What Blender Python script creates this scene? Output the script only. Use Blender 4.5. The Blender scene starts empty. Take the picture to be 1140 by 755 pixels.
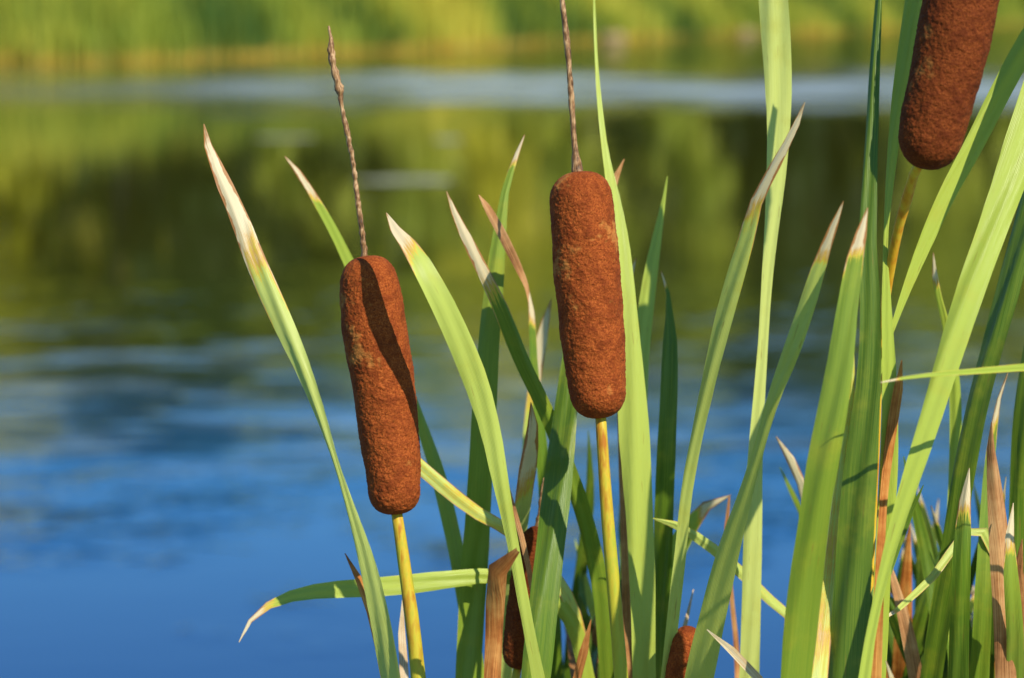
import bpy, math, random
import numpy as np
from mathutils import Vector, noise, Matrix
random.seed(7); np.random.seed(7)
scn = bpy.context.scene
COL = scn.collection

# ------------------------------------------------------------------ camera
PITCH = math.radians(7.2); CAMZ = 1.6; FP = 100/36*1140
cam_d = bpy.data.cameras.new("camera"); cam = bpy.data.objects.new("camera", cam_d); COL.objects.link(cam)
cam.location = (0, 0, CAMZ); cam.rotation_euler = (math.pi/2-PITCH, 0, 0)
cam_d.lens = 100; cam_d.sensor_width = 36; cam_d.clip_end = 3000; cam_d.clip_start = 0.05
cam_d.dof.use_dof = True; cam_d.dof.focus_distance = 1.29; cam_d.dof.aperture_fstop = 10
scn.camera = cam
FW = Vector((0, math.cos(PITCH), -math.sin(PITCH))); UP = Vector((0, math.sin(PITCH), math.cos(PITCH))); RT = Vector((1, 0, 0))
def P(u, v, d):
    """surveyed position: bearing/elevation read from the photograph plus distance in metres"""
    return Vector((0, 0, CAMZ)) + d*(FW + RT*((u-570)/FP) - UP*((v-377.5)/FP))

# ------------------------------------------------------------------ light
world = bpy.data.worlds.new("World"); scn.world = world; world.use_nodes = True
wn = world.node_tree; wn.nodes.clear()
sky = wn.nodes.new("ShaderNodeTexSky"); sky.sky_type = 'NISHITA'; sky.sun_disc = False
SV = Vector((0.56, -0.75, 0.83)).normalized()
sky.sun_elevation = math.asin(SV.z); sky.sun_rotation = math.atan2(SV.x, SV.y)
sky.ozone_density = 3.5; sky.dust_density = 0.1; sky.air_density = 1.0
tint = wn.nodes.new("ShaderNodeMix"); tint.data_type = 'RGBA'; tint.blend_type = 'MULTIPLY'; tint.inputs[0].default_value = 1; tint.inputs[7].default_value = (0.60, 0.92, 1.12, 1)
bg = wn.nodes.new("ShaderNodeBackground"); bg.inputs[1].default_value = 0.122
wo = wn.nodes.new("ShaderNodeOutputWorld")
wn.links.new(sky.outputs[0], tint.inputs[6]); wn.links.new(tint.outputs[2], bg.inputs[0]); wn.links.new(bg.outputs[0], wo.inputs[0])
sd = bpy.data.lights.new("sun", 'SUN'); sd.energy = 5.0; sd.angle = math.radians(0.5); sd.color = (1, 0.94, 0.78)
so = bpy.data.objects.new("sun", sd); COL.objects.link(so)
so.rotation_euler = (-SV).to_track_quat('-Z', 'Y').to_euler()
scn.view_settings.view_transform = 'Standard'; scn.view_settings.look = 'None'; scn.view_settings.exposure = 0

# ------------------------------------------------------------------ material helpers
def mat_new(name):
    m = bpy.data.materials.new(name); m.use_nodes = True
    nt = m.node_tree; nt.nodes.clear()
    out = nt.nodes.new("ShaderNodeOutputMaterial")
    return m, nt, out
def N(nt, t, **kw):
    n = nt.nodes.new(t)
    for k, v in kw.items(): setattr(n, k, v)
    return n
def mixc(nt, fac, a, b, mode='MIX'):
    n = nt.nodes.new("ShaderNodeMix"); n.data_type = 'RGBA'; n.blend_type = mode
    for sock, v in ((0, fac), (6, a), (7, b)):
        if isinstance(v, bpy.types.NodeSocket): nt.links.new(v, n.inputs[sock])
        elif sock == 0: n.inputs[0].default_value = v
        else: n.inputs[sock].default_value = (*v, 1)
    return n.outputs[2]
def math_n(nt, op, a, b=None, c=None, clamp=False):
    n = nt.nodes.new("ShaderNodeMath"); n.operation = op; n.use_clamp = clamp
    for i, v in enumerate((a, b, c)):
        if v is None: continue
        if isinstance(v, bpy.types.NodeSocket): nt.links.new(v, n.inputs[i])
        else: n.inputs[i].default_value = v
    return n.outputs[0]
def noise_n(nt, vec, scale, detail=3, rough=0.5, vscale=None):
    if vscale is not None:
        mp = nt.nodes.new("ShaderNodeMapping"); nt.links.new(vec, mp.inputs[0]); mp.inputs[3].default_value = vscale; vec = mp.outputs[0]
    n = nt.nodes.new("ShaderNodeTexNoise"); nt.links.new(vec, n.inputs['Vector'])
    n.inputs['Scale'].default_value = scale; n.inputs['Detail'].default_value = detail; n.inputs['Roughness'].default_value = rough
    return n.outputs['Fac']
def ramp(nt, fac, stops):
    n = nt.nodes.new("ShaderNodeValToRGB"); nt.links.new(fac, n.inputs[0])
    el = n.color_ramp.elements
    while len(el) < len(stops): el.new(0.5)
    for e, (p, c) in zip(el, stops):
        e.position = p; e.color = (*c, 1) if len(c) == 3 else c
    return n.outputs[0]
def maprange(nt, v, a, b, c=0, d=1, smooth=True):
    n = nt.nodes.new("ShaderNodeMapRange"); n.interpolation_type = 'SMOOTHSTEP' if smooth else 'LINEAR'
    nt.links.new(v, n.inputs[0])
    for i, x in enumerate((a, b, c, d)): n.inputs[i+1].default_value = x
    return n.outputs[0]

# leaf: vertex data R = dryness, G = across 0..1, B = tone
def make_leaf_mat():
    m, nt, out = mat_new("cattail_leaf")
    at = N(nt, "ShaderNodeAttribute", attribute_name="leafdata")
    sep = N(nt, "ShaderNodeSeparateColor"); nt.links.new(at.outputs['Color'], sep.inputs[0])
    dry, acr, tone = sep.outputs
    uv = N(nt, "ShaderNodeUVMap", uv_map="uv")
    tc = N(nt, "ShaderNodeTexCoord")
    blot = noise_n(nt, tc.outputs['Object'], 45, 4, 0.6)
    fib = noise_n(nt, uv.outputs[0], 1.0, 2, 0.5, (26, 5, 1))
    fine = noise_n(nt, uv.outputs[0], 1.0, 2, 0.6, (60, 30, 1))
    spk = noise_n(nt, uv.outputs[0], 1.0, 2, 0.6, (8, 14, 1))
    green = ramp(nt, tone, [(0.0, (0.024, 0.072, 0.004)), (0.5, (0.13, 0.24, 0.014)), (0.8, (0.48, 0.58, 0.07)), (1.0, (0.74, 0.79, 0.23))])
    green = mixc(nt, maprange(nt, fib, 0.35, 0.7, 0, 0.24), green, (0.52, 0.58, 0.06))
    green = mixc(nt, maprange(nt, blot, 0.50, 0.75, 0, 0.32), green, (0.56, 0.50, 0.04))
    green = mixc(nt, maprange(nt, spk, 0.66, 0.74, 0, 0.5), green, (0.30, 0.17, 0.03))
    edge = math_n(nt, 'ABSOLUTE', math_n(nt, 'SUBTRACT', math_n(nt, 'MULTIPLY', acr, 2), 1))
    edgef = math_n(nt, 'MULTIPLY', maprange(nt, edge, 0.80, 1.0), 0.20)
    d2 = math_n(nt, 'ADD', dry, math_n(nt, 'MULTIPLY', math_n(nt, 'SUBTRACT', blot, 0.5), 0.45))
    d2 = math_n(nt, 'ADD', d2, math_n(nt, 'MULTIPLY', math_n(nt, 'SUBTRACT', fib, 0.5), 0.35))
    d3 = math_n(nt, 'ADD', d2, edgef)
    dfac = maprange(nt, d3, 0.26, 0.33)
    drycol = ramp(nt, math_n(nt, 'ADD', d3, math_n(nt, 'MULTIPLY', math_n(nt, 'SUBTRACT', fine, 0.5), 0.30)),
                  [(0.28, (0.82, 0.74, 0.06)), (0.38, (0.80, 0.42, 0.07)), (0.45, (0.90, 0.73, 0.45)), (0.90, (0.90, 0.73, 0.46)), (1.0, (0.44, 0.20, 0.06))])
    brown = maprange(nt, math_n(nt, 'ADD', math_n(nt, 'MULTIPLY', edge, 0.5), math_n(nt, 'MULTIPLY', blot, 0.9)), 0.82, 0.88, 0, 0.9)
    drycol = mixc(nt, math_n(nt, 'MULTIPLY', brown, maprange(nt, d3, 0.38, 0.5)), drycol, (0.46, 0.16, 0.03))
    col = mixc(nt, dfac, green, drycol)
    ribs = N(nt, "ShaderNodeTexWave"); ribs.wave_type = 'BANDS'; ribs.bands_direction = 'X'
    nt.links.new(uv.outputs[0], ribs.inputs['Vector']); ribs.inputs['Scale'].default_value = 5.5; ribs.inputs['Distortion'].default_value = 0.5
    h = math_n(nt, 'ADD', math_n(nt, 'MULTIPLY', ribs.outputs['Fac'], 0.6), math_n(nt, 'MULTIPLY', fib, 0.8))
    col = mixc(nt, math_n(nt, 'MULTIPLY', ribs.outputs['Fac'], 0.16), col, (0.04, 0.08, 0.01))
    bmp = N(nt, "ShaderNodeBump"); bmp.inputs['Strength'].default_value = 0.35; bmp.inputs['Distance'].default_value = 0.0005
    nt.links.new(h, bmp.inputs['Height'])
    b = N(nt, "ShaderNodeBsdfPrincipled"); nt.links.new(col, b.inputs['Base Color']); nt.links.new(bmp.outputs[0], b.inputs['Normal'])
    b.inputs['Roughness'].default_value = 0.38; b.inputs['Specular IOR Level'].default_value = 0.4
    tr = N(nt, "ShaderNodeBsdfTranslucent"); tcol = mixc(nt, 1.0, col, (1.0, 1.0, 0.35), 'MULTIPLY'); nt.links.new(tcol, tr.inputs[0])
    mx = N(nt, "ShaderNodeMixShader"); mx.inputs[0].default_value = 0.20
    nt.links.new(b.outputs[0], mx.inputs[1]); nt.links.new(tr.outputs[0], mx.inputs[2]); nt.links.new(mx.outputs[0], out.inputs[0])
    return m
def make_dry_mat():
    m, nt, out = mat_new("dry_leaf")
    at = N(nt, "ShaderNodeAttribute", attribute_name="leafdata")
    sep = N(nt, "ShaderNodeSeparateColor"); nt.links.new(at.outputs['Color'], sep.inputs[0])
    uv = N(nt, "ShaderNodeUVMap", uv_map="uv"); tc = N(nt, "ShaderNodeTexCoord")
    fib = noise_n(nt, uv.outputs[0], 1.0, 3, 0.6, (26, 6, 1)); bl = noise_n(nt, tc.outputs['Object'], 60, 4, 0.6)
    f = math_n(nt, 'ADD', math_n(nt, 'MULTIPLY', fib, 0.5), math_n(nt, 'MULTIPLY', bl, 0.5))
    a = ramp(nt, f, [(0.34, (0.10, 0.022, 0.005)), (0.48, (0.52, 0.15, 0.02)), (0.62, (0.78, 0.36, 0.08))])
    c = ramp(nt, f, [(0.34, (0.40, 0.20, 0.07)), (0.48, (0.74, 0.54, 0.30)), (0.62, (0.88, 0.74, 0.52))])
    col = mixc(nt, sep.outputs[2], a, c)
    bmp = N(nt, "ShaderNodeBump"); bmp.inputs['Strength'].default_value = 0.6; bmp.inputs['Distance'].default_value = 0.0010; nt.links.new(f, bmp.inputs['Height'])
    b = N(nt, "ShaderNodeBsdfPrincipled"); nt.links.new(col, b.inputs['Base Color']); nt.links.new(bmp.outputs[0], b.inputs['Normal']); b.inputs['Roughness'].default_value = 0.7; b.inputs['Specular IOR Level'].default_value = 0.2
    tr = N(nt, "ShaderNodeBsdfTranslucent"); nt.links.new(col, tr.inputs[0])
    mx = N(nt, "ShaderNodeMixShader"); mx.inputs[0].default_value = 0.25
    nt.links.new(b.outputs[0], mx.inputs[1]); nt.links.new(tr.outputs[0], mx.inputs[2]); nt.links.new(mx.outputs[0], out.inputs[0])
    return m
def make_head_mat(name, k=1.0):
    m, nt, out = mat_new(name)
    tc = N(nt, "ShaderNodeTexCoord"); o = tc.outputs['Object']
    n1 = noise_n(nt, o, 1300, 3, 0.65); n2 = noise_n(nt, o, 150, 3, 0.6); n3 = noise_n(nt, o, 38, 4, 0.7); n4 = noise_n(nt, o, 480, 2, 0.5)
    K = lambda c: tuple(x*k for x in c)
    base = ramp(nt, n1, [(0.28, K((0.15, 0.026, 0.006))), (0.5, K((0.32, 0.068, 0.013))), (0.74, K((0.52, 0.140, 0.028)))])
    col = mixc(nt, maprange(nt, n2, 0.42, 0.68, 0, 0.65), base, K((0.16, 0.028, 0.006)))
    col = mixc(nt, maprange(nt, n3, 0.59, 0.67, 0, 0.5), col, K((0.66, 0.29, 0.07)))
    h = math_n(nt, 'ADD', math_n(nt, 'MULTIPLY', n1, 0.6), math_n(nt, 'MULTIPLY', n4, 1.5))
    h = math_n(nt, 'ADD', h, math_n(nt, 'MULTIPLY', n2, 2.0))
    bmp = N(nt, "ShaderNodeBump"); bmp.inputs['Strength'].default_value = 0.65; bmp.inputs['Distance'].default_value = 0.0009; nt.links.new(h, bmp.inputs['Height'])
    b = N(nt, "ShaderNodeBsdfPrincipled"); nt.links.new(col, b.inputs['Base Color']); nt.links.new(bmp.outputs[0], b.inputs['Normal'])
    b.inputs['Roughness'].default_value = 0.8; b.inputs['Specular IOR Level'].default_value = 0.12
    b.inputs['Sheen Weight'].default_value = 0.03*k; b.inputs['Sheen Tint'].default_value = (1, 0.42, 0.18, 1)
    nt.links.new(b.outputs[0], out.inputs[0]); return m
def make_stem_mat(name, c0, c1, c2, sc, green=None):
    m, nt, out = mat_new(name)
    tc = N(nt, "ShaderNodeTexCoord"); o = tc.outputs['Object']
    n1 = noise_n(nt, o, 1, 4, 0.6, (sc*6, sc*6, sc)); n2 = noise_n(nt, o, sc*0.8, 3, 0.6)
    col = ramp(nt, math_n(nt, 'ADD', math_n(nt, 'MULTIPLY', n1, 0.55), math_n(nt, 'MULTIPLY', n2, 0.45)), [(0.38, c0), (0.5, c1), (0.60, c2)])
    if green:
        s = N(nt, "ShaderNodeSeparateXYZ"); nt.links.new(tc.outputs['Generated'], s.inputs[0])
        col = mixc(nt, maprange(nt, s.outputs[2], 0.985, 0.92, 0, 0.75), col, green)
    bmp = N(nt, "ShaderNodeBump"); bmp.inputs['Strength'].default_value = 0.4; bmp.inputs['Distance'].default_value = 0.0006; nt.links.new(n1, bmp.inputs['Height'])
    b = N(nt, "ShaderNodeBsdfPrincipled"); nt.links.new(col, b.inputs['Base Color']); nt.links.new(bmp.outputs[0], b.inputs['Normal']); b.inputs['Roughness'].default_value = 0.5
    b.inputs['Specular IOR Level'].default_value = 0.3
    nt.links.new(b.outputs[0], out.inputs[0]); return m
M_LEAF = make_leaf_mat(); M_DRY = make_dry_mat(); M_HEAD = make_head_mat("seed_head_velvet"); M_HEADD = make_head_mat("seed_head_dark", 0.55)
M_STEM = make_stem_mat("cattail_stem", (0.48, 0.17, 0.012), (0.62, 0.44, 0.030), (0.42, 0.42, 0.030), 60, (0.42, 0.46, 0.035))
M_STEMO = make_stem_mat("cattail_stem_orange", (0.70, 0.26, 0.012), (0.80, 0.42, 0.02), (0.80, 0.56, 0.04), 60)
M_SPIKE = make_stem_mat("withered_spike", (0.08, 0.035, 0.012), (0.30, 0.15, 0.06), (0.55, 0.34, 0.17), 220)

# ------------------------------------------------------------------ plant builder
def crom(vals, n):
    v = np.array(vals, float); k = len(v)
    d = np.linalg.norm(np.diff(v[:, :3], axis=0), axis=1); s = np.concatenate([[0], np.cumsum(np.maximum(d, 1e-6))])
    m = np.zeros_like(v)
    for i in range(k):
        if i == 0: m[i] = (v[1]-v[0])/(s[1]-s[0])
        elif i == k-1: m[i] = (v[-1]-v[-2])/(s[-1]-s[-2])
        else:
            h0 = s[i]-s[i-1]; h1 = s[i+1]-s[i]
            m[i] = ((v[i]-v[i-1])/h0*h1 + (v[i+1]-v[i])/h1*h0)/(h0+h1)
    t = np.linspace(0, s[-1], n); out = np.zeros((n, v.shape[1]))
    for j, x in enumerate(t):
        i = min(np.searchsorted(s, x, side='right')-1, k-2); h = s[i+1]-s[i]; q = (x-s[i])/h
        out[j] = (2*q**3-3*q**2+1)*v[i] + (q**3-2*q**2+q)*h*m[i] + (-2*q**3+3*q**2)*v[i+1] + (q**3-q**2)*h*m[i+1]
    return out, t
def link_part(name, me, plant, mat, label=None):
    ob = bpy.data.objects.new(name, me); COL.objects.link(ob); ob.parent = plant
    me.materials.append(mat)
    for p in me.polygons: p.use_smooth = True
    if label: ob["label"] = label
    return ob
def to_base(p_last, tan, base, w, nadd=5, grow=1.15):
    """continue a leaf or stalk from its lowest surveyed point down to the crown of the plant"""
    p0 = Vector(p_last); B = Vector(base); L = (B-p0).length
    p1 = p0 + Vector(tan).normalized()*L*0.35; p2 = B + Vector((0, 0, 0.35*L)); res = []
    for i in range(1, nadd+1):
        t = i/nadd
        q = p0*(1-t)**3 + p1*3*t*(1-t)**2 + p2*3*t*t*(1-t) + B*t**3
        res.append([q.x, q.y, q.z, w*(1+(grow-1)*t)])
    return res
LEAFN = 0
def leaf(plant, pts, d0, d1, tone=0.6, dry=0.0, tw=(0.2, 0.5), mat=None, down=True, cup=0.05, label=None, yel=0.0, wob=0.008, ds=None):
    """pts: (u, v, apparent width) from tip to base; d0/d1: distance of tip / lowest point"""
    global LEAFN; LEAFN += 1; rnd = random.Random(LEAFN*13+5)
    mat = mat or M_LEAF; base = plant.location
    k = len(pts); dist = [0]
    for i in range(1, k): dist.append(dist[-1] + math.hypot(pts[i][0]-pts[i-1][0], pts[i][1]-pts[i-1][1]))
    rows = []
    ph0 = rnd.random()*6
    for i, (u, v, w) in enumerate(pts):
        w = w if w < 15 else 15+(w-15)*0.80
        t = dist[i]/dist[-1]; d = d0 + (d1-d0)*t + wob*math.sin(t*5+ph0)
        if ds: d = ds[i]
        p = P(u, v, d); rows.append([p.x, p.y, p.z, w/FP*d])
    vis_len = dist[-1]/FP*d1
    if down:
        b = base + Vector((rnd.uniform(-.012, .012), rnd.uniform(-.012, .012), 0))
        tan = Vector(rows[-1][:3]) - Vector(rows[-2][:3])
        rows += to_base(rows[-1][:3], tan, b, max(rows[-1][3], 0.008))
    n = 40 + int(dist[-1]/6) + (24 if down else 0)
    S, tt = crom(rows, n)
    nc = 9; verts = []; faces = []; data = []; uvs = []
    ph = rnd.random()*10; ragged = rnd.random()*50; tone2 = max(0, min(1, tone + rnd.uniform(-.07, .07)))
    for i in range(n):
        p = Vector(S[i][:3]); a = Vector(S[max(i-1, 0)][:3]); c = Vector(S[min(i+1, n-1)][:3]); T = (c-a).normalized()
        view = (p - cam.location).normalized()
        side = T.cross(view); side = side.normalized() if side.length > 1e-4 else Vector((1, 0, 0))
        q = min(tt[i]/vis_len, 1.3)
        ang = -(tw[0] + (tw[1]-tw[0])*q + 0.22*math.sin(q*6+ph))
        side2 = Matrix.Rotation(ang, 3, T) @ side; nor = side2.cross(T).normalized()
        w = max(S[i][3], 0.0003)/max(math.cos(ang), 0.5)
        w *= 1 + 0.03*math.sin(tt[i]*70+ph) + 0.05*noise.noise(Vector((tt[i]*35, ragged, 0)))
        drb = 1.0 - (tt[i]/(dry/FP*d0))*0.52 if dry > 0 else 0.0
        for j in range(nc):
            x = j/(nc-1)*2-1
            rag = 1 + (0.18*noise.noise(Vector((tt[i]*320, x*3, ragged))) if drb > 0.4 else 0.02*noise.noise(Vector((tt[i]*120, x, ragged))))
            wave = w*0.06*math.sin(x*2.2+tt[i]*22+ph) + w*0.05*math.sin(x*5+tt[i]*55+ph*2)
            off = nor*(-(1-x*x)*w*(cup + (0.12*min(1, max(0, (drb-0.4)*5)))) + wave)
            q3 = p + side2*(x*w/2*rag) + off
            verts.append((q3-base)[:])
            dr = max(yel, min(1, drb + (0.10*x*math.sin(ph*3) if dry else 0)))
            data.append((max(0, dr), (x+1)/2, tone2, 1)); uvs.append((x*w*50, tt[i]*4+ph))
    for i in range(n-1):
        for j in range(nc-1):
            s = i*nc+j; faces.append((s, s+1, s+nc+1, s+nc))
    me = bpy.data.meshes.new("leaf"); me.from_pydata(verts, [], faces)
    at = me.color_attributes.new("leafdata", 'FLOAT_COLOR', 'POINT')
    at.data.foreach_set("color", np.array(data, dtype=np.float32).ravel())
    ul = me.uv_layers.new(name="uv"); li = np.zeros(len(me.loops), dtype=np.int32); me.loops.foreach_get("vertex_index", li)
    ul.data.foreach_set("uv", np.array(uvs, dtype=np.float32)[li].ravel())
    return link_part("leaf", me, plant, mat, label)
def tube(plant, name, rows, mat, nseg=14, n=60, lump=0.0, sc=300, label=None):
    S, tt = crom(rows, n); base = plant.location; verts = []; faces = []
    for i in range(n):
        p = Vector(S[i][:3]); T = (Vector(S[min(i+1, n-1)][:3])-Vector(S[max(i-1, 0)][:3])).normalized()
        sx = T.cross(Vector((0, 1, 0))).normalized(); sy = T.cross(sx).normalized()
        r = max(S[i][3]/2, 0.00015)
        for j in range(nseg):
            a = 2*math.pi*j/nseg; dirv = sx*math.cos(a)+sy*math.sin(a)
            rr = r
            if lump: rr *= 1 + lump*noise.noise((p+dirv*r)*sc) + lump*0.5*noise.noise((p+dirv*r)*sc*2.7)
            verts.append((p+dirv*rr-base)[:])
    for i in range(n-1):
        for j in range(nseg):
            a = i*nseg+j; b = i*nseg+(j+1) % nseg; faces.append((a, b, b+nseg, a+nseg))
    faces.append(tuple(range(nseg))[::-1]); faces.append(tuple((n-1)*nseg+j for j in range(nseg)))
    me = bpy.data.meshes.new(name); me.from_pydata(verts, [], faces)
    return link_part(name, me, plant, mat, label)
def rowsP(pts, d0, d1=None):
    d1 = d1 or d0; r = []
    for i, (u, v, w) in enumerate(pts):
        d = d0+(d1-d0)*i/max(1, len(pts)-1); p = P(u, v, d); r.append([p.x, p.y, p.z, w/FP*d])
    return r
def seed_head(plant, pts, d, detail=1.0, mat=None):
    """pts top->bottom (u,v,w); the ends are closed with rounded shoulders"""
    rows = rowsP(pts, d); S, tt = crom(rows, 400); L = tt[-1]; W = max(r[3] for r in rows)
    ns = 70
    idx = np.concatenate([[0], (1-np.cos(np.linspace(0, math.pi, ns)))/2*399]).astype(int)
    idx = np.unique(np.clip(idx, 0, 399)); lin = np.linspace(0, 399, 330).astype(int); idx = np.unique(np.concatenate([idx, lin]))
    base = plant.location; nseg = int(170*detail); verts = []; faces = []; n = len(idx)
    for i in idx:
        p = Vector(S[i][:3]); T = (Vector(S[min(i+1, 399)][:3])-Vector(S[max(i-1, 0)][:3])).normalized()
        sx = T.cross(Vector((0, 1, 0))).normalized(); sy = T.cross(sx).normalized()
        e = W*0.42; s = tt[i]; f = 1.0
        if s < e: f = (1-(1-s/e)**2.6)**(1/2.6)
        if L-s < e*0.9: f = min(f, (1-(1-(L-s)/(e*0.9))**2.4)**(1/2.4))
        r = max(S[i][3]/2*f, 0.0012)
        for j in range(nseg):
            a = 2*math.pi*j/nseg; dv = sx*math.cos(a)+sy*math.sin(a); q = p+dv*r
            rr = r + 0.00030*noise.noise(q*900) + 0.00020*noise.noise(q*420) + 0.0007*noise.noise(q*40) + 0.0004*noise.noise(q*120)
            verts.append((p+dv*rr-base)[:])
    for i in range(n-1):
        for j in range(nseg):
            a = i*nseg+j; b = i*nseg+(j+1) % nseg; faces.append((a, b, b+nseg, a+nseg))
    faces.append(tuple(range(nseg))[::-1]); faces.append(tuple((n-1)*nseg+j for j in range(nseg)))
    me = bpy.data.meshes.new("seed_head"); me.from_pydata(verts, [], faces)
    return link_part("seed_head", me, plant, mat or M_HEAD)
def stalk(plant, pts, d, d1=None, mat=None):
    rows = rowsP(pts, d, d1); tan = Vector(rows[-1][:3])-Vector(rows[-2][:3])
    rows += to_base(rows[-1][:3], tan, plant.location, rows[-1][3], grow=1.5)
    return tube(plant, "stem", rows, mat or M_STEM, n=120, lump=0.05, sc=90)
def plant(x, y, label):
    e = bpy.data.objects.new("cattail_plant", None); e.empty_display_size = 0.05; COL.objects.link(e)
    e.location = (x, y, -0.16); e["label"] = label; e["category"] = "cattail"; e["group"] = "cattails growing along the pond edge"
    bpy.context.view_layer.update(); return e

A = plant(-0.01, 1.36, "cattail with plump brown seed head, withered spike and white-tipped leaves")
B = plant(0.03, 1.50, "cattail with small shaded brown seed head among crossing green leaves")
C = plant(0.07, 1.34, "cattail with straight brown seed head on yellow stem and broad leaves")
D = plant(0.11, 1.40, "leafy cattail without seed head, long bright green dry-tipped blades")
E = plant(0.15, 1.26, "tall cattail with raised brown seed head and wide dark green leaves")
F = plant(0.20, 1.45, "dense leafy cattail with partly dead brown leaves at pond edge")
G = plant(0.09, 1.58, "short cattail with small reddish brown seed head in leaf shade")

# --- A
seed_head(A, [(407, 285, 58), (411, 315, 65), (415, 350, 71), (423, 400, 72), (432, 470, 67), (438, 530, 61), (441, 573, 56)], 1.30)
stalk(A, [(440, 560, 12), (446, 600, 13), (453, 650, 15), (460, 700, 16), (466, 760, 17)], 1.30)
tube(A, "flower_spike", rowsP([(407, 292, 8), (403, 255, 6), (398, 220, 6), (393, 180, 5), (386, 145, 6), (380, 115, 5), (377, 95, 9), (372, 75, 7), (369, 58, 8), (368, 42, 4), (366, 29, 2)], 1.30), M_SPIKE, n=190, nseg=12, lump=0.5, sc=330)
leaf(A, [(227, 138, 1), (231, 160, 8), (245, 195, 15), (262, 232, 20), (280, 280, 25), (308, 345, 25), (335, 405, 19), (356, 460, 12), (374, 515, 6), (390, 565, 9), (407, 620, 15), (423, 685, 21), (437, 760, 25)], 1.27, 1.24, 0.95, 140, (0.35, -1.1))
leaf(A, [(317, 174, 1), (332, 192, 7), (350, 220, 9), (370, 255, 11), (392, 300, 13), (425, 370, 14), (462, 455, 13), (485, 520, 16), (505, 600, 18), (520, 680, 20), (533, 760, 20)], 1.42, 1.44, 0.75, 45, (0.1, 0.4))
leaf(A, [(384, 616, 1), (393, 632, 7), (404, 655, 8), (415, 690, 9), (430, 760, 8)], 1.34, 1.33, 0.1, 0, (0.2, 0.6), M_DRY, label="small dry brown leaf tip")
leaf(A, [(448, 668, 1), (446, 690, 6), (449, 720, 9), (450, 760, 10)], 1.36, 1.36, 0.9, 0, (0.2, 0.6), M_DRY, label="small pale dry leaf tip")
# --- B
leaf(B, [(430, 237, 1), (441, 256, 12), (458, 278, 21), (480, 315, 27), (505, 365, 30), (528, 420, 29), (545, 475, 25), (558, 540, 19), (570, 600, 13), (585, 680, 13), (600, 760, 18)], 1.266, 1.33, 0.92, 50, (0.2, 0.4), wob=0,
     ds=[1.274, 1.267, 1.259, 1.256, 1.260, 1.266, 1.27, 1.272, 1.28, 1.29, 1.31])
leaf(B, [(584, 150, 1), (573, 178, 6), (563, 210, 8), (558, 245, 12), (552, 300, 20), (546, 360, 25), (541, 430, 29), (536, 500, 31), (530, 600, 31), (525, 680, 32), (521, 760, 33)], 1.40, 1.39, 0.58, 28, (-0.1, 0.3))
leaf(B, [(497, 213, 1), (505, 235, 7), (519, 265, 12), (538, 302, 14), (558, 345, 17), (580, 400, 17), (604, 450, 18), (630, 515, 18), (652, 580, 19), (668, 650, 22), (680, 760, 24)], 1.34, 1.42, 0.52, 100, (0.2, -0.1))
leaf(B, [(266, 715, 1), (275, 696, 4), (290, 680, 7), (315, 667, 12), (350, 659, 18), (400, 655, 21), (450, 651, 22), (500, 645, 20), (550, 641, 17), (600, 652, 16), (635, 690, 17), (655, 760, 19)], 1.35, 1.42, 0.75, 40, (0.2, 0.2))
leaf(B, [(400, 440, 2), (430, 480, 9), (465, 517, 15), (495, 543, 16), (530, 570, 15), (565, 590, 13), (600, 620, 13), (632, 665, 15), (655, 760, 18)], 1.335, 1.42, 1.0, 0, (0.3, 0.3), yel=0.30)
leaf(B, [(533, 217, 1), (541, 229, 7), (553, 250, 10), (566, 275, 11), (578, 300, 9), (586, 320, 6), (588, 336, 1)], 1.36, 1.38, 0.3, 0, (0.3, 0.9), M_DRY, down=False, label="curled dry brown leaf tip")
leaf(B, [(588, 322, 2), (592, 350, 7), (594, 400, 9), (600, 470, 12), (608, 560, 14), (615, 660, 16), (618, 760, 18)], 1.45, 1.48, 0.4, 30, (0.3, 0.5))
seed_head(B, [(600, 586, 28), (594, 620, 40), (588, 660, 43), (581, 710, 41), (576, 745, 34)], 1.38, 0.6, M_HEADD)  # dark copy of the head brown stands in for shade here
tube(B, "flower_spike", rowsP([(599, 590, 9), (602, 570, 7), (604, 550, 6), (606, 532, 2)], 1.38), M_SPIKE, n=40, lump=0.3, sc=400)
stalk(B, [(577, 740, 9), (573, 760, 10), (570, 800, 11)], 1.38)
leaf(B, [(563, 530, 1), (570, 560, 5), (580, 595, 6), (590, 640, 6), (598, 700, 7), (604, 760, 8)], 1.36, 1.36, 0.3, 0, (0.2, 0.5), M_DRY, label="thin withered leaf")
leaf(B, [(577, 612, 6), (565, 613, 16), (555, 632, 24), (552, 670, 24), (550, 715, 21), (548, 760, 20)], 1.24, 1.26, 0.12, 0, (0.1, 0.5), M_DRY, cup=0.35, label="broken rusty brown dead leaf")
# --- C
seed_head(C, [(644, 191, 62), (647, 220, 70), (651, 270, 74), (656, 330, 73), (661, 390, 69), (665, 435, 64), (668, 466, 58)], 1.31)
stalk(C, [(668, 452, 12), (671, 500, 13), (675, 560, 14), (681, 630, 15), (687, 700, 15), (692, 760, 16)], 1.31)
tube(C, "flower_spike", rowsP([(643, 197, 15), (642, 184, 11), (640, 165, 7), (638, 140, 6), (636, 110, 7), (634, 80, 6), (631, 45, 7), (627, 10, 6), (622, -30, 5), (616, -75, 2)], 1.31), M_SPIKE, n=170, nseg=12, lump=0.22, sc=300)
leaf(C, [(661, -25, 1), (662, 20, 3), (664, 70, 4), (668, 120, 6), (674, 170, 8), (683, 220, 13), (690, 270, 20), (696, 330, 26), (701, 400, 32), (706, 480, 38), (711, 560, 36), (715, 640, 32), (717, 760, 30)], 1.38, 1.35, 0.84, 0, (0.15, 0.3))
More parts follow.
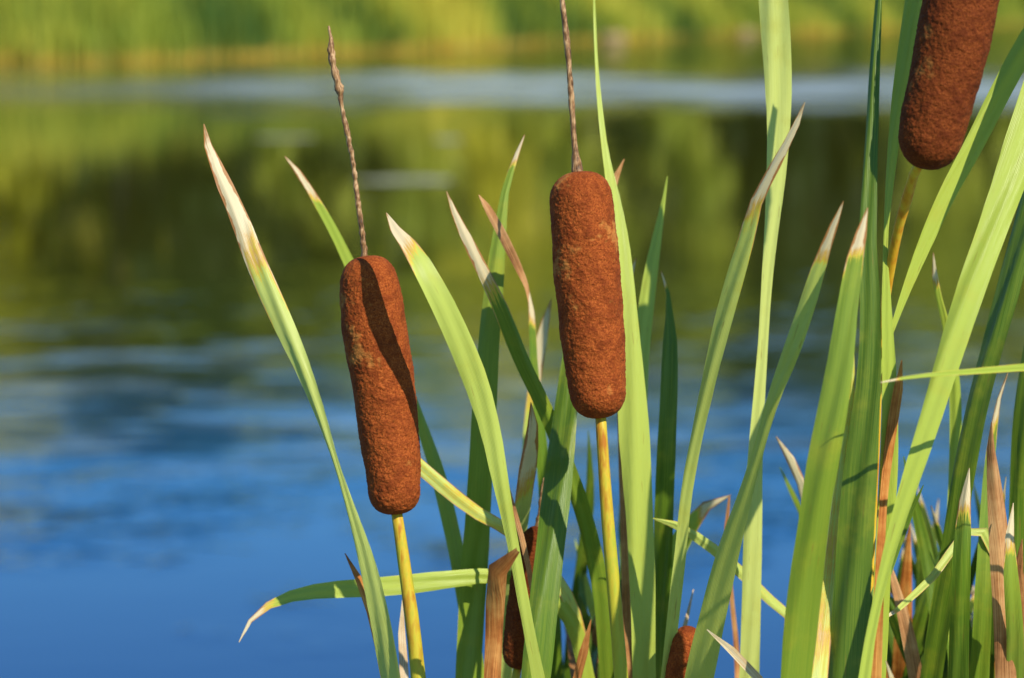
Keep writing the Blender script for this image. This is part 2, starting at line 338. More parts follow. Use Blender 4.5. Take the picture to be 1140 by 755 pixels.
leaf(C, [(652, 300, 2), (642, 360, 18), (634, 420, 27), (627, 480, 33), (619, 550, 36), (610, 630, 37), (602, 700, 37), (596, 760, 37)], 1.37, 1.33, 0.44, 0, (-0.3, -0.2))
leaf(C, [(743, 196, 1), (739, 222, 4), (733, 255, 9), (726, 295, 14), (719, 345, 18), (714, 400, 19), (712, 480, 18), (712, 600, 18), (716, 760, 18)], 1.43, 1.42, 0.85, 0, (0.1, 0.5))
leaf(C, [(736, 302, 1), (742, 318, 3), (745, 345, 7), (746, 380, 15), (745, 430, 20), (742, 500, 22), (739, 580, 23), (737, 660, 24), (735, 760, 24)], 1.40, 1.40, 0.38, 16, (-0.3, -0.2))
leaf(C, [(614, 333, 1), (609, 350, 8), (603, 375, 12), (598, 405, 13), (592, 450, 13), (586, 520, 12), (576, 600, 12), (566, 680, 14), (562, 760, 18)], 1.50, 1.52, 0.9, 90, (0.2, 0.5))
leaf(C, [(591, 448, 1), (593, 470, 11), (590, 500, 17), (585, 540, 20), (578, 590, 19), (568, 650, 18), (560, 760, 22)], 1.345, 1.44, 1.0, 100, (0.2, 0.2))
leaf(C, [(695, 177, 1), (689, 189, 6), (683, 205, 8), (680, 225, 7), (680, 260, 6), (685, 330, 8), (690, 420, 9), (695, 560, 10), (700, 760, 12)], 1.42, 1.42, 0.2, 0, (0.2, 0.5), M_DRY, label="dry brown leaf with curled tip")
leaf(C, [(708, 287, 1), (703, 305, 5), (698, 330, 8), (697, 400, 10), (700, 560, 12), (704, 760, 12)], 1.46, 1.46, 0.5, 22, (0.2, 0.5))
# --- D
leaf(D, [(896, 114, 1), (888, 135, 6), (874, 163, 9), (858, 193, 12), (843, 223, 14), (832, 262, 18), (818, 310, 20), (803, 365, 20), (790, 420, 17), (777, 480, 13), (765, 545, 13), (757, 620, 14), (749, 690, 13), (742, 760, 14)], 1.235, 1.34, 0.92, 112, (-0.1, 0.1))
leaf(D, [(857, -120, 22), (859, -50, 32), (861, 0, 36), (865, 60, 36), (867, 120, 32), (865, 180, 25), (860, 240, 17), (854, 310, 12), (849, 390, 11), (844, 460, 14), (840, 530, 18), (838, 610, 22), (836, 690, 24), (834, 760, 25)], 1.33, 1.40, 0.98, 0, (0.1, 0.3), cup=0.02)
leaf(D, [(939, 224, 1), (932, 242, 6), (923, 265, 11), (911, 300, 17), (897, 345, 21), (880, 393, 20), (862, 440, 14), (846, 495, 12), (830, 550, 17), (812, 610, 25), (795, 680, 32), (778, 760, 36)], 1.19, 1.30, 0.88, 55, (0.0, -0.6))
leaf(D, [(726, 577, 1), (740, 580, 6), (762, 590, 10), (795, 612, 12), (830, 642, 12), (865, 675, 11), (895, 700, 10), (918, 728, 10), (925, 765, 10)], 1.37, 1.42, 0.9, 0, (0.0, 0.3), yel=0.20)
leaf(D, [(814, 551, 1), (800, 554, 6), (785, 565, 13), (765, 590, 22), (747, 622, 27), (728, 655, 26), (708, 690, 20), (700, 725, 18), (705, 765, 20)], 1.44, 1.47, 0.8, 35, (0.3, 0.2))
leaf(D, [(812, 553, 2), (809, 580, 5), (811, 620, 5), (815, 670, 5), (820, 720, 6), (822, 765, 8)], 1.44, 1.45, 0.2, 0, (0.2, 0.5), M_DRY, label="thin dry leaf")
leaf(D, [(864, 486, 1), (875, 503, 8), (887, 525, 10), (897, 555, 10), (902, 610, 12), (905, 760, 14)], 1.45, 1.46, 0.5, 80, (0.2, 0.5))
leaf(D, [(787, 701, 1), (800, 712, 7), (818, 727, 9), (838, 746, 9), (850, 765, 9)], 1.26, 1.28, 0.95, 0, (0.0, 0.2), M_DRY, label="pale dry curled leaf")
leaf(D, [(772, 656, 1), (767, 680, 4), (757, 715, 5), (748, 765, 8)], 1.42, 1.42, 0.7, 0, (0.2, 0.4), M_DRY)
leaf(D, [(868, 520, 1), (880, 545, 5), (896, 580, 7), (905, 640, 9), (905, 760, 10)], 1.5, 1.5, 0.6, 0, (0.2, 0.4))
leaf(D, [(658, 690, 1), (657, 700, 4), (650, 725, 10), (640, 765, 9)], 1.36, 1.36, 0.15, 0, (0.2, 0.5), M_DRY)
# --- E
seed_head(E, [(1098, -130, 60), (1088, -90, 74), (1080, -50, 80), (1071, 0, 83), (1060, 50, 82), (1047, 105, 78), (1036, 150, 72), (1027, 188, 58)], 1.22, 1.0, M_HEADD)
stalk(E, [(1026, 178, 11), (1019, 190, 11), (1010, 220, 12), (1000, 255, 11), (992, 295, 11), (985, 340, 10), (979, 400, 10), (974, 500, 11), (968, 620, 12), (962, 760, 14)], 1.22, 1.32, M_STEMO)
leaf(E, [(966, 231, 1), (962, 247, 9), (956, 268, 14), (950, 300, 21), (943, 345, 27), (936, 400, 32), (926, 460, 37), (915, 520, 40), (905, 590, 41), (896, 660, 42), (886, 760, 43)], 1.18, 1.20, 0.60, 42, (0.0, 0.2))
leaf(E, [(982, -60, 2), (978, 0, 7), (974, 70, 11), (971, 140, 14), (968, 210, 17), (966, 270, 20), (969, 340, 24), (968, 410, 30), (962, 480, 38), (955, 560, 45), (949, 650, 50), (943, 760, 53)], 1.25, 1.21, 0.32, 0, (-0.5, -0.2))
leaf(E, [(1215, -80, 10), (1178, -10, 20), (1145, 45, 25), (1115, 100, 26), (1085, 160, 25), (1055, 215, 21), (1030, 270, 16), (1010, 320, 10), (994, 365, 5), (986, 390, 3), (976, 430, 6), (962, 540, 12), (950, 650, 16), (945, 760, 20)], 1.29, 1.27, 0.88, 0, (0.2, 0.3))
leaf(E, [(1200, -60, 20), (1178, 30, 38), (1155, 110, 44), (1130, 185, 43), (1105, 255, 39), (1080, 325, 35), (1056, 400, 31), (1033, 475, 26), (1012, 540, 21), (994, 600, 15), (978, 665, 11), (968, 715, 12), (962, 760, 14)], 1.27, 1.20, 0.84, 0, (0.35, 0.0))
leaf(E, [(1030, -90, 10), (1021, -30, 18), (1013, 30, 20), (1004, 90, 18), (996, 150, 14), (990, 210, 9), (986, 270, 5), (987, 340, 11), (990, 420, 17), (990, 500, 19), (985, 600, 20), (975, 760, 22)], 1.26, 1.27, 0.80, 0, (0.1, 0.2))
leaf(E, [(1004, 401, 1), (1002, 420, 8), (997, 450, 11), (991, 490, 11), (985, 540, 10), (980, 620, 10), (975, 760, 12)], 1.25, 1.25, 0.1, 0, (0.2, 0.5), M_DRY, label="reddish brown dead leaf")
leaf(E, [(1028, 540, 1), (1010, 580, 8), (985, 640, 14), (965, 700, 18), (952, 760, 20)], 1.28, 1.27, 0.3, 0, (0.2, 0.4))
leaf(E, [(950, 380, 1), (948, 430, 8), (938, 520, 12), (927, 620, 16), (918, 700, 18), (912, 760, 20)], 1.23, 1.22, 1.0, 0, (0.0, 0.2), yel=0.30)
# --- F
leaf(F, [(1175, 60, 8), (1160, 150, 24), (1145, 230, 27), (1125, 310, 28), (1106, 380, 27), (1088, 450, 26), (1074, 520, 25), (1062, 600, 25), (1048, 680, 26), (1036, 760, 28)], 1.33, 1.36, 0.30, 0, (-0.6, -0.4))
leaf(F, [(980, 426, 1), (1000, 422, 3), (1040, 417, 5), (1090, 413, 7), (1140, 409, 9), (1190, 408, 12), (1230, 440, 14), (1240, 560, 16), (1220, 760, 18)], 1.15, 1.30, 0.70, 12, (-0.2, -0.2), yel=0.20)
leaf(F, [(1039, 281, 1), (1040, 300, 5), (1045, 330, 7), (1054, 365, 9), (1062, 420, 12), (1064, 500, 14), (1060, 600, 16), (1056, 760, 18)], 1.40, 1.42, 0.8, 30, (0.2, 0.4))
leaf(F, [(1079, 521, 1), (1076, 540, 8), (1073, 570, 15), (1071, 610, 20), (1069, 660, 23), (1067, 760, 25)], 1.28, 1.30, 0.40, 40, (-0.3, -0.1))
leaf(F, [(1104, 470, 1), (1103, 500, 9), (1108, 550, 18), (1113, 610, 24), (1117, 680, 26), (1120, 760, 26)], 1.28, 1.31, 0.3, 0, (0.2, 0.4), M_DRY, cup=0.2, label="brown dead leaf")
leaf(F, [(1122, 415, 1), (1112, 445, 4), (1106, 480, 8), (1100, 540, 14), (1096, 620, 18), (1093, 700, 21), (1090, 760, 23)], 1.35, 1.36, 0.6, 50, (0.1, 0.4))
leaf(F, [(1006, 508, 1), (1014, 545, 8), (1025, 590, 13), (1036, 640, 16), (1046, 700, 18), (1052, 760, 19)], 1.40, 1.42, 0.5, 0, (0.2, 0.4))
leaf(F, [(980, 692, 1), (995, 682, 5), (1020, 660, 8), (1045, 635, 9), (1065, 605, 10), (1085, 585, 11), (1110, 620, 12), (1115, 760, 14)], 1.31, 1.38, 0.9, 14, (0.1, 0.2), yel=0.22)
leaf(F, [(1160, 300, 4), (1150, 370, 16), (1140, 450, 22), (1135, 540, 24), (1133, 640, 26), (1133, 760, 28)], 1.38, 1.38, 0.30, 0, (-0.2, 0.1))
leaf(F, [(1138, 600, 1), (1133, 625, 9), (1137, 660, 16), (1140, 760, 22)], 1.32, 1.32, 0.25, 0, (0.1, 0.4), M_DRY)
leaf(F, [(974, 640, 1), (985, 665, 10), (1000, 700, 15), (1016, 735, 18), (1028, 765, 20)], 1.42, 1.44, 0.25, 0, (-0.4, -0.1))
leaf(F, [(960, 600, 1), (975, 640, 9), (1000, 690, 13), (1030, 740, 16), (1045, 770, 18)], 1.48, 1.5, 0.1, 0, (-0.4, -0.1))
leaf(F, [(1165, 470, 3), (1150, 540, 14), (1130, 620, 20), (1110, 700, 22), (1098, 765, 24)], 1.44, 1.44, 0.15, 0, (-0.3, 0.1))
leaf(F, [(1090, 600, 1), (1082, 640, 10), (1060, 690, 14), (1035, 730, 16), (1020, 765, 18)], 1.46, 1.48, 0.1, 0, (-0.3, 0.1))
leaf(F, [(986, 735, 1), (990, 748, 7), (996, 765, 9)], 1.20, 1.20, 0.9, 12, (0.1, 0.3))
leaf(F, [(1128, 560, 1), (1124, 600, 10), (1127, 660, 18), (1130, 700, 20), (1130, 765, 22)], 1.28, 1.30, 0.6, 40, (0.1, 0.3))
rr_ = random.Random(99)
for i in range(36):   # low tangle of blades; deeper ones coloured darker to stand for shade
    u0 = rr_.uniform(985, 1158); v0 = rr_.uniform(530, 700); lean = rr_.uniform(-60, 60); w0 = rr_.uniform(9, 19)
    deadish = i % 6 == 2; dd = rr_.uniform(1.36, 1.60)
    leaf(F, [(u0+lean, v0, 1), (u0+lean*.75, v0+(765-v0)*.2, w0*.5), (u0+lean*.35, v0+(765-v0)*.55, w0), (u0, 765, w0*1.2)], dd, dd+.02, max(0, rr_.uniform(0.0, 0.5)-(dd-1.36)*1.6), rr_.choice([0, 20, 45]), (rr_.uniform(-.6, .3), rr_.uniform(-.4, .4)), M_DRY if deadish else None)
# --- G
seed_head(G, [(767, 697, 24), (765, 715, 34), (760, 750, 38), (757, 800, 38), (754, 850, 30)], 1.34, 0.6)
stalk(G, [(754, 845, 8), (753, 870, 9), (752, 900, 9)], 1.34)
leaf(G, [(690, 560, 1), (693, 600, 9), (700, 660, 14), (706, 760, 18)], 1.55, 1.56, 0.4, 0, (0.1, 0.3))
leaf(G, [(640, 600, 1), (652, 650, 9), (668, 705, 14), (680, 765, 18)], 1.55, 1.56, 0.85, 0, (0.1, 0.3))
leaf(G, [(655, 480, 1), (657, 540, 9), (650, 610, 14), (640, 690, 16), (634, 765, 18)], 1.52, 1.56, 0.25, 0, (-0.1, 0.3))
rr_ = random.Random(41)
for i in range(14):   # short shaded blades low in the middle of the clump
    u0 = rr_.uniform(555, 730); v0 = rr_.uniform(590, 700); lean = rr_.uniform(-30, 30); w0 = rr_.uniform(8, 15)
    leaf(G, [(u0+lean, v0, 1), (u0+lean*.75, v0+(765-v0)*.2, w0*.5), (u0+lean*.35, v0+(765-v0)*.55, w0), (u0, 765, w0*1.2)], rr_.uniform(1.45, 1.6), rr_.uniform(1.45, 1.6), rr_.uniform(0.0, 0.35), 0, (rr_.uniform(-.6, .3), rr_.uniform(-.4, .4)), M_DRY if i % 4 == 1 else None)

# ------------------------------------------------------------------ terrain
def shore(x):
    t = max(-0.75, min(1.6, x/12.0)); return 71 + 22*t + 1.3*math.sin(x*0.35) + 0.6*math.sin(x*1.1)
def gz(x, y):
    s = shore(x)
    if y > s-6:
        t = y-s; z = max(-0.8, t*0.13) if t < 5 else 0.65+0.25*(1-math.exp(-(t-5)/8))+max(0, t-40)*0.045
        return z + 0.05*noise.noise(Vector((x*0.4, y*0.4, 0)))
    if y < 1.0:
        return -0.16 + min(0.45, max(0, (0.9-y))*0.30) + 0.02*noise.noise(Vector((x*2, y*2, 0)))
    return -0.16 - min(0.7, max(0, y-2.5)*0.12)
xs = np.unique(np.concatenate([np.linspace(-600, -45, 18), np.linspace(-45, 45, 61), np.linspace(45, 600, 18)]))
ys = np.unique(np.concatenate([np.linspace(-60, -3, 8), np.linspace(-3, 6, 16), np.linspace(6, 44, 10), np.linspace(44, 140, 76), np.linspace(140, 900, 22)]))
gv = [(x, y, gz(x, y)) for y in ys for x in xs]; nx = len(xs)
gf = [(j*nx+i, j*nx+i+1, (j+1)*nx+i+1, (j+1)*nx+i) for j in range(len(ys)-1) for i in range(nx-1)]
gm = bpy.data.meshes.new("ground"); gm.from_pydata(gv, [], gf)
m, nt, out = mat_new("meadow_ground"); tc = N(nt, "ShaderNodeTexCoord")
n1 = noise_n(nt, tc.outputs['Object'], 0.5, 5, 0.6)
c = ramp(nt, n1, [(0.35, (0.06, 0.09, 0.012)), (0.5, (0.14, 0.17, 0.02)), (0.65, (0.26, 0.24, 0.03))])
b = N(nt, "ShaderNodeBsdfPrincipled"); nt.links.new(c, b.inputs['Base Color']); b.inputs['Roughness'].default_value = 0.9; nt.links.new(b.outputs[0], out.inputs[0])
gm.materials.append(m); g = bpy.data.objects.new("ground", gm); COL.objects.link(g); g["kind"] = "structure"
for p in gm.polygons: p.use_smooth = True

# ------------------------------------------------------------------ water
wm = bpy.data.meshes.new("water"); wm.from_pydata([(-600, 0.35, 0), (600, 0.35, 0), (600, 120, 0), (-600, 120, 0)], [], [(0, 1, 2, 3)])
m, nt, out = mat_new("pond_water"); tc = N(nt, "ShaderNodeTexCoord"); o = tc.outputs['Object']
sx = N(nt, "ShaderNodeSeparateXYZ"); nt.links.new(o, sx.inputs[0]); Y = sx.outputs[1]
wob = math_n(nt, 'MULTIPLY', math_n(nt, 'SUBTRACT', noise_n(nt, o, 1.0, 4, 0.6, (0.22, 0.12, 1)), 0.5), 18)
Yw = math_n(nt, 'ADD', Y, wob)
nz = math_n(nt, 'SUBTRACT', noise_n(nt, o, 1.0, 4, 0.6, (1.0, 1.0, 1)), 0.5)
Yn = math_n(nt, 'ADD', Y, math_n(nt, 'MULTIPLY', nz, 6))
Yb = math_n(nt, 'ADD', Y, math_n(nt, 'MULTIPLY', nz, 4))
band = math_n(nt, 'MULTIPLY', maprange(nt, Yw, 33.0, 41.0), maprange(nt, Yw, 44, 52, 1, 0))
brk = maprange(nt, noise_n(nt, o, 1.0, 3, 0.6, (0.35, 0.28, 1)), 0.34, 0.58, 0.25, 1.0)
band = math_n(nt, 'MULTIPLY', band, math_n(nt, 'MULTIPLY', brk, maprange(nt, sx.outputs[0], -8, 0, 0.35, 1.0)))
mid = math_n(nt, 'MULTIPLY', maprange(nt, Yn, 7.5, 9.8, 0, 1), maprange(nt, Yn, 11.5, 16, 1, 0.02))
r1 = noise_n(nt, o, 1.0, 2, 0.5, (2.2, 6.5, 1)); r2 = noise_n(nt, o, 1.0, 2, 0.5, (1.3, 1.25, 1)); r3 = noise_n(nt, o, 1.0, 2, 0.5, (6, 16, 1))
pat = maprange(nt, noise_n(nt, o, 1.0, 3, 0.5, (0.35, 1.0, 1)), 0.42, 0.62)
h = math_n(nt, 'MULTIPLY', r1, math_n(nt, 'ADD', 0.0008, math_n(nt, 'MULTIPLY', mid, math_n(nt, 'ADD', 0.0018, math_n(nt, 'MULTIPLY', pat, 0.006)))))
h = math_n(nt, 'ADD', h, math_n(nt, 'MULTIPLY', r2, math_n(nt, 'ADD', 0.0012, math_n(nt, 'MULTIPLY', mid, 0.032))))
edgew = maprange(nt, Y, 50, 54, 0, 0.014)
h = math_n(nt, 'ADD', h, math_n(nt, 'MULTIPLY', math_n(nt, 'ADD', math_n(nt, 'MULTIPLY', band, 0.045), edgew), r3))
bmp = N(nt, "ShaderNodeBump"); bmp.inputs['Strength'].default_value = 1.0; bmp.inputs['Distance'].default_value = 1.0; nt.links.new(h, bmp.inputs['Height'])
b = N(nt, "ShaderNodeBsdfPrincipled")
near_sky = mixc(nt, maprange(nt, Y, 6.3, 9.5), (0.002, 0.045, 0.175), (0.008, 0.115, 0.290))  # sky blue of the reflection painted into the close water colour
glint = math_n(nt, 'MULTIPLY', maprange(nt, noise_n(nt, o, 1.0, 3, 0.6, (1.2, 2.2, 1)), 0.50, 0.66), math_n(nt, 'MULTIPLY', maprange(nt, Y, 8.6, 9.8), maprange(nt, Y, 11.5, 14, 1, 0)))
body_refl = mixc(nt, maprange(nt, Yb, 8.8, 12.5), near_sky, (0.040, 0.055, 0.006))  # murky olive, also carrying the green tree reflection in its colour
body_refl = mixc(nt, maprange(nt, Yb, 13, 18), body_refl, (0.055, 0.058, 0.006))
body_refl = mixc(nt, maprange(nt, Y, 49, 53), body_refl, (0.02, 0.03, 0.003))  # dark shore reflection painted into the colour along the bank
body_refl = mixc(nt, math_n(nt, 'MULTIPLY', glint, 0.55), body_refl, (0.22, 0.34, 0.46))  # pale sky glints painted into the colour
body_refl = mixc(nt, band, body_refl, (0.40, 0.48, 0.51))  # ruffled band whitened in colour to imitate reflected sky
nt.links.new(body_refl, b.inputs['Base Color'])
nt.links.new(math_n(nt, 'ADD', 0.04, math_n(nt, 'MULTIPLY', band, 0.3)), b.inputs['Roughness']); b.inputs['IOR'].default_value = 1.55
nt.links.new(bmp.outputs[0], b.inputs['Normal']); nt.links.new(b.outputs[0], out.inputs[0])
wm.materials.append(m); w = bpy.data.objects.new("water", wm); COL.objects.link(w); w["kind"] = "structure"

# flat pale patches lying on the water
m, nt, out = mat_new("pale_film"); b = N(nt, "ShaderNodeBsdfPrincipled"); b.inputs['Roughness'].default_value = 0.9
tc = N(nt, "ShaderNodeTexCoord"); c = ramp(nt, noise_n(nt, tc.outputs['Object'], 12, 3, 0.6), [(0.4, (0.14, 0.15, 0.05)), (0.6, (0.46, 0.46, 0.32))])
nt.links.new(c, b.inputs['Base Color']); nt.links.new(b.outputs[0], out.inputs[0])
for i, (fx, fy, fw, fd) in enumerate([(-0.81, 22.8, 0.42, 0.32), (-0.65, 28.6, 0.15, 0.35), (-2.3, 29.0, 0.35, 0.25)]):
    k = 40; vv = [(0, 0, 0)]
    for j in range(k):
        a = 2*math.pi*j/k; rr = 1+0.35*noise.noise(Vector((math.cos(a)*1.5, math.sin(a)*1.5, i*5)))
        vv.append((math.cos(a)*fw*rr, math.sin(a)*fd*rr, 0))
    me = bpy.data.meshes.new("pale_patch"); me.from_pydata(vv, [], [(0, 1+j, 1+(j+1) % k) for j in range(k)]); me.materials.append(m)
    ob = bpy.data.objects.new("pale_patch", me); COL.objects.link(ob); ob.location = (fx, fy, 0.006)
    ob["label"] = "flat pale patch lying on the pond"; ob["category"] = "pale patch on water"; ob["group"] = "pale patches lying on the pond"

# ------------------------------------------------------------------ far reeds (one mass)
def tuft_mesh(name, cnt, gen, mat, attr=True):
    V = []; Fc = []; C4 = []
    for k in range(cnt):
        x, y, z0, hgt, wd, lean, colr, og = gen(k)
        a = random.uniform(0, math.pi); dx, dy = math.cos(a)*wd/2, math.sin(a)*wd/2; lx, ly = random.gauss(0, lean)*hgt, random.gauss(0, lean)*hgt
        s = len(V)
        V += [(x-dx, y-dy, z0), (x+dx, y+dy, z0), (x+dx*.8+lx*.4, y+dy*.8+ly*.4, z0+hgt*.6), (x-dx*.8+lx*.4, y-dy*.8+ly*.4, z0+hgt*.6), (x+lx, y+ly, z0+hgt)]
        Fc += [(s, s+1, s+2, s+3), (s+3, s+2, s+4)]
        C4 += [(colr, 0, og, 1), (colr, 0, og, 1), (colr, .6, og, 1), (colr, .6, og, 1), (colr, 1, og, 1)]
    me = bpy.data.meshes.new(name); me.from_pydata(V, [], Fc)
    at = me.color_attributes.new("leafdata", 'FLOAT_COLOR', 'POINT'); at.data.foreach_set("color", np.array(C4, dtype=np.float32).ravel())
    me.materials.append(mat); return me
m, nt, out = mat_new("far_reeds"); at = N(nt, "ShaderNodeAttribute", attribute_name="leafdata")
sep = N(nt, "ShaderNodeSeparateColor"); nt.links.new(at.outputs['Color'], sep.inputs[0])
tip = ramp(nt, sep.outputs[0], [(0, (0.06, 0.14, 0.014)), (0.5, (0.34, 0.41, 0.035)), (1, (0.70, 0.61, 0.07))])
col = mixc(nt, math_n(nt, 'MULTIPLY', sep.outputs[2], maprange(nt, sep.outputs[1], 0.35, 0.08)), tip, (0.90, 0.55, 0.08))
b = N(nt, "ShaderNodeBsdfPrincipled"); nt.links.new(col, b.inputs['Base Color']); b.inputs['Roughness'].default_value = 0.7
tr = N(nt, "ShaderNodeBsdfTranslucent"); nt.links.new(col, tr.inputs[0]); mx = N(nt, "ShaderNodeMixShader"); mx.inputs[0].default_value = 0.3
nt.links.new(b.outputs[0], mx.inputs[1]); nt.links.new(tr.outputs[0], mx.inputs[2]); nt.links.new(mx.outputs[0], out.inputs[0])
def gen(k):
    x = random.uniform(-32, 34); t = random.random()**1.3*11; s = shore(x); y = s-0.4+t
    patch = noise.noise(Vector((x*0.25, y*0.3, 3)))*0.5+0.5
    hg = random.uniform(1.1, 1.9)*(0.4+0.6*min(1, (t+0.6)/2.0))*(0.6+0.8*patch)
    if x > 2: hg *= 0.75
    return x, y, max(gz(x, y)-0.05, -0.3), hg, random.uniform(0.03, 0.07), 0.10, min(1, max(0, patch*1.9-0.5+random.gauss(0, .12))), (1.0 if t < 0.6 else 0.0)
me = tuft_mesh("reed_bed", 26000, gen, m); ro = bpy.data.objects.new("reed_bed", me); COL.objects.link(ro)
ro["kind"] = "stuff"; ro["label"] = "yellow-green reed bed lining the opposite shore"; ro["category"] = "reeds"

# shore stones
def make_rock(x, y, r, i):
    import bmesh
    bm = bmesh.new(); bmesh.ops.create_icosphere(bm, subdivisions=3, radius=r)
    for v in bm.verts:
        v.co *= 1+0.25*noise.noise(v.co*(1.6/r)+Vector((i*7, 0, 0))); v.co.z *= 0.6; v.co.x *= 1.3
    me = bpy.data.meshes.new("shore_rock"); bm.to_mesh(me); bm.free(); me.materials.append(M_ROCK)
    ob = bpy.data.objects.new("shore_rock", me); COL.objects.link(ob); ob.location = (x, y, 0.04)
    ob["label"] = "pale brown rock at the reedy waterline"; ob["category"] = "rock"; ob["group"] = "rocks along the shoreline"
m, nt, out = mat_new("pale_rock"); tc = N(nt, "ShaderNodeTexCoord")
c = ramp(nt, noise_n(nt, tc.outputs['Object'], 4, 5, 0.6), [(0.3, (0.24, 0.15, 0.06)), (0.7, (0.50, 0.36, 0.18))])
b = N(nt, "ShaderNodeBsdfPrincipled"); nt.links.new(c, b.inputs['Base Color']); b.inputs['Roughness'].default_value = 0.85; nt.links.new(b.outputs[0], out.inputs[0]); M_ROCK = m
for i, (x, r) in enumerate([(2.7, 0.28), (6.9, 0.2)]):
    make_rock(x, shore(x)-0.7, r, i)

# ------------------------------------------------------------------ trees on the far bank
def bark():
    m, nt, out = mat_new("bark"); tc = N(nt, "ShaderNodeTexCoord")
    c = ramp(nt, noise_n(nt, tc.outputs['Object'], 1, 4, 0.6, (8, 8, 1.5)), [(0.3, (0.04, 0.03, 0.02)), (0.7, (0.16, 0.12, 0.09))])
    b = N(nt, "ShaderNodeBsdfPrincipled"); nt.links.new(c, b.inputs['Base Color']); b.inputs['Roughness'].default_value = 0.9; nt.links.new(b.outputs[0], out.inputs[0]); return m
def foliage(name, a, bcol):
    m, nt, out = mat_new(name); at = N(nt, "ShaderNodeAttribute", attribute_name="leafdata")
    sep = N(nt, "ShaderNodeSeparateColor"); nt.links.new(at.outputs['Color'], sep.inputs[0])
    col = mixc(nt, sep.outputs[0], a, bcol)
    b = N(nt, "ShaderNodeBsdfPrincipled"); nt.links.new(col, b.inputs['Base Color']); b.inputs['Roughness'].default_value = 0.6
    tr = N(nt, "ShaderNodeBsdfTranslucent"); nt.links.new(col, tr.inputs[0]); mx = N(nt, "ShaderNodeMixShader"); mx.inputs[0].default_value = 0.3
    nt.links.new(b.outputs[0], mx.inputs[1]); nt.links.new(tr.outputs[0], mx.inputs[2]); nt.links.new(mx.outputs[0], out.inputs[0]); return m
M_BARK = bark()
FOL = [foliage("foliage_dark", (0.012, 0.035, 0.008), (0.05, 0.09, 0.014)), foliage("foliage_olive", (0.34, 0.42, 0.05), (0.64, 0.66, 0.09)), foliage("foliage_yellow", (0.64, 0.62, 0.05), (0.95, 0.84, 0.12))]
def limb(V, Fc, p, q, r0, r1, ns=7, nseg=5):
    ax = (q-p).normalized(); a = ax.cross(Vector((0.3, 1, 0.2))).normalized(); bb = ax.cross(a); s = len(V)
    for i in range(nseg+1):
        t = i/nseg; c = p.lerp(q, t)+Vector((noise.noise(p*3+Vector((t*2, 0, 0))), noise.noise(q*3+Vector((0, t*2, 0))), 0))*0.25*math.sin(t*math.pi); r = r0+(r1-r0)*t
        for j in range(ns): V.append((c+(a*math.cos(j*2*math.pi/ns)+bb*math.sin(j*2*math.pi/ns))*r)[:])
    for i in range(nseg):
        for j in range(ns):
            k = s+i*ns+j; l = s+i*ns+(j+1) % ns; Fc.append((k, l, l+ns, k+ns))
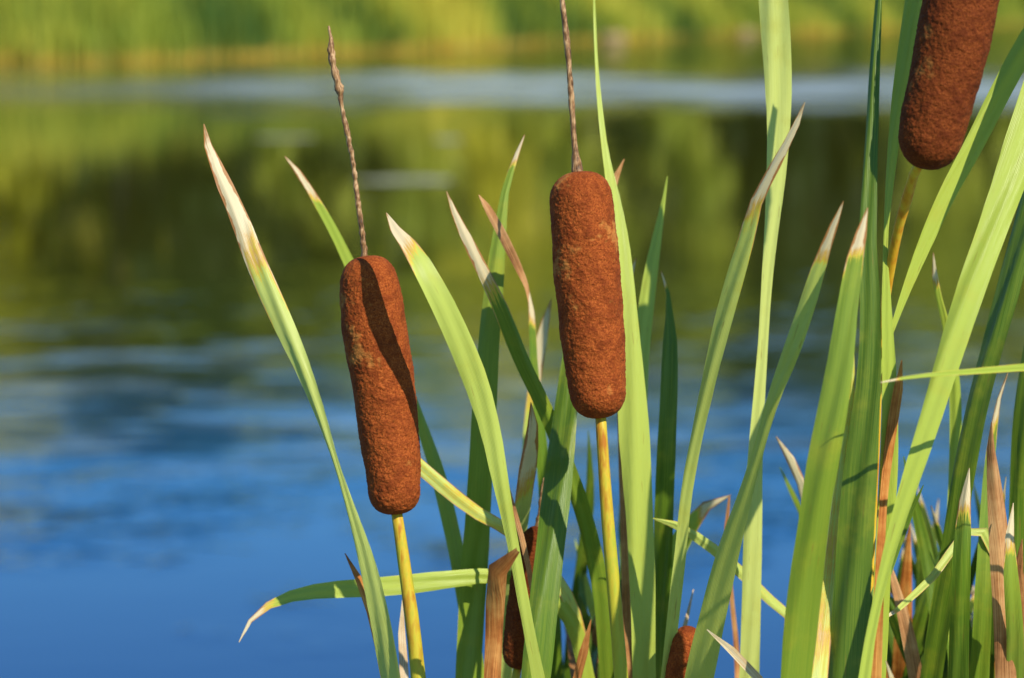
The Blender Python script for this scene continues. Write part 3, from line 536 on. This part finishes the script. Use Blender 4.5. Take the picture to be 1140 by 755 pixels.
def tree_meshes(seed, fol, conic):
    rnd = random.Random(seed); H = 12.0; V = []; Fc = []
    limb(V, Fc, Vector((0, 0, 0)), Vector((0.2, 0.1, H*0.9)), 0.22, 0.04, nseg=8)
    cl = []
    for k in range(34):
        t = 0.10+0.88*k/33; z = H*t
        R = (3.0*(1-t)**0.8+0.3) if conic else 3.1*math.sin(math.pi*min(1, (t-0.06)**0.75*0.98))**0.7+0.3
        a = k*2.4+rnd.uniform(-.5, .5); rr = R*rnd.uniform(0.45, 0.95); tip = Vector((math.cos(a)*rr, math.sin(a)*rr, z+rr*(0.25 if not conic else -0.1)))
        limb(V, Fc, Vector((0.02*z, 0.01*z, z-0.5*(not conic))), tip, 0.07, 0.015, 5, 3)
        cl.append((tip, rnd.uniform(0.6, 1.15)*(0.7 if conic else 1), rnd.random())); cl.append((tip*0.55+Vector((0, 0, z*0.45)), rnd.uniform(0.6, 1.0), rnd.random()*0.5))
    tm = bpy.data.meshes.new("trunk"); tm.from_pydata(V, [], Fc); tm.materials.append(M_BARK)
    V = []; Fc = []; C4 = []
    for c, r, tn in cl:
        for _ in range(75):
            d = Vector((rnd.gauss(0, 1), rnd.gauss(0, 1), rnd.gauss(0, .75))); d = d.normalized()*r*rnd.random()**0.45; p = c+d
            a = Vector((rnd.gauss(0, 1), rnd.gauss(0, 1), rnd.gauss(0, 1))).normalized(); b2 = a.cross(Vector((rnd.gauss(0, 1), rnd.gauss(0, 1), rnd.gauss(0, 1)))).normalized(); s = rnd.uniform(0.12, 0.24); k = len(V)
            V += [(p+a*s)[:], (p+b2*s*.7)[:], (p-a*s)[:], (p-b2*s*.7)[:]]; Fc.append((k, k+1, k+2, k+3)); q = min(1, max(0, tn+rnd.gauss(0, .15))); C4 += [(q, 0, 0, 1)]*4
    cm = bpy.data.meshes.new("crown"); cm.from_pydata(V, [], Fc); cm.materials.append(FOL[fol])
    at = cm.color_attributes.new("leafdata", 'FLOAT_COLOR', 'POINT'); at.data.foreach_set("color", np.array(C4, dtype=np.float32).ravel())
    return tm, cm
VAR = [tree_meshes(1, 0, True), tree_meshes(2, 1, False), tree_meshes(3, 2, False), tree_meshes(4, 1, False), tree_meshes(5, 0, False)]
LAB = ["dark conical evergreen on the far bank", "olive green leafy tree on the far bank", "yellow-green leafy tree on the far bank", "olive green leafy tree on the far bank", "dark green leafy tree on the far bank"]
def tree(v, x, y, sc):
    e = bpy.data.objects.new("tree", None); COL.objects.link(e); e.location = (x, y, gz(x, y)-0.05); e.scale = (sc*random.uniform(.95, 1.25), sc*1.05, sc); e.rotation_euler = (0, 0, random.uniform(0, 6.28))
    e["label"] = LAB[v]; e["category"] = "tree"; e["group"] = "trees lining the opposite shore"
    for nm, me in zip(("trunk", "crown"), VAR[v]):
        ob = bpy.data.objects.new(nm, me); COL.objects.link(ob); ob.parent = e
x = -26.0
while x < 32:
    # dark stands and lighter clearings along the shore
    yy = shore(x)+11; u = 570+(x/yy)*FP
    if 85 < u < 225 or 262 < u < 340: v = random.choice([0, 4, 4])
    elif u < 85 or 225 <= u <= 262: v = 2
    elif u < 560: v = random.choice([1, 3, 2, 1])
    elif 600 < u < 660 or 770 < u < 840: v = 4
    elif u < 800: v = random.choice([2, 1, 2, 3])
    else: v = random.choice([4, 1, 1, 3, 2])
    y = shore(x)+random.uniform(9, 12.5); tree(v, x, y, (math.tan(math.radians(random.uniform(7.8, 9.0)))*y-0.8)/12.2)
    v2 = (4 if v == 0 else v) if random.random() < 0.85 else random.choice([1, 3, 2]); x2 = x+0.9+random.uniform(-.3, .3); y = shore(x)+random.uniform(15, 18); tree(v2, x2, y, (math.tan(math.radians(random.uniform(8.2, 9.6)))*y-0.8)/12.2)
    x += random.uniform(1.7, 2.1)
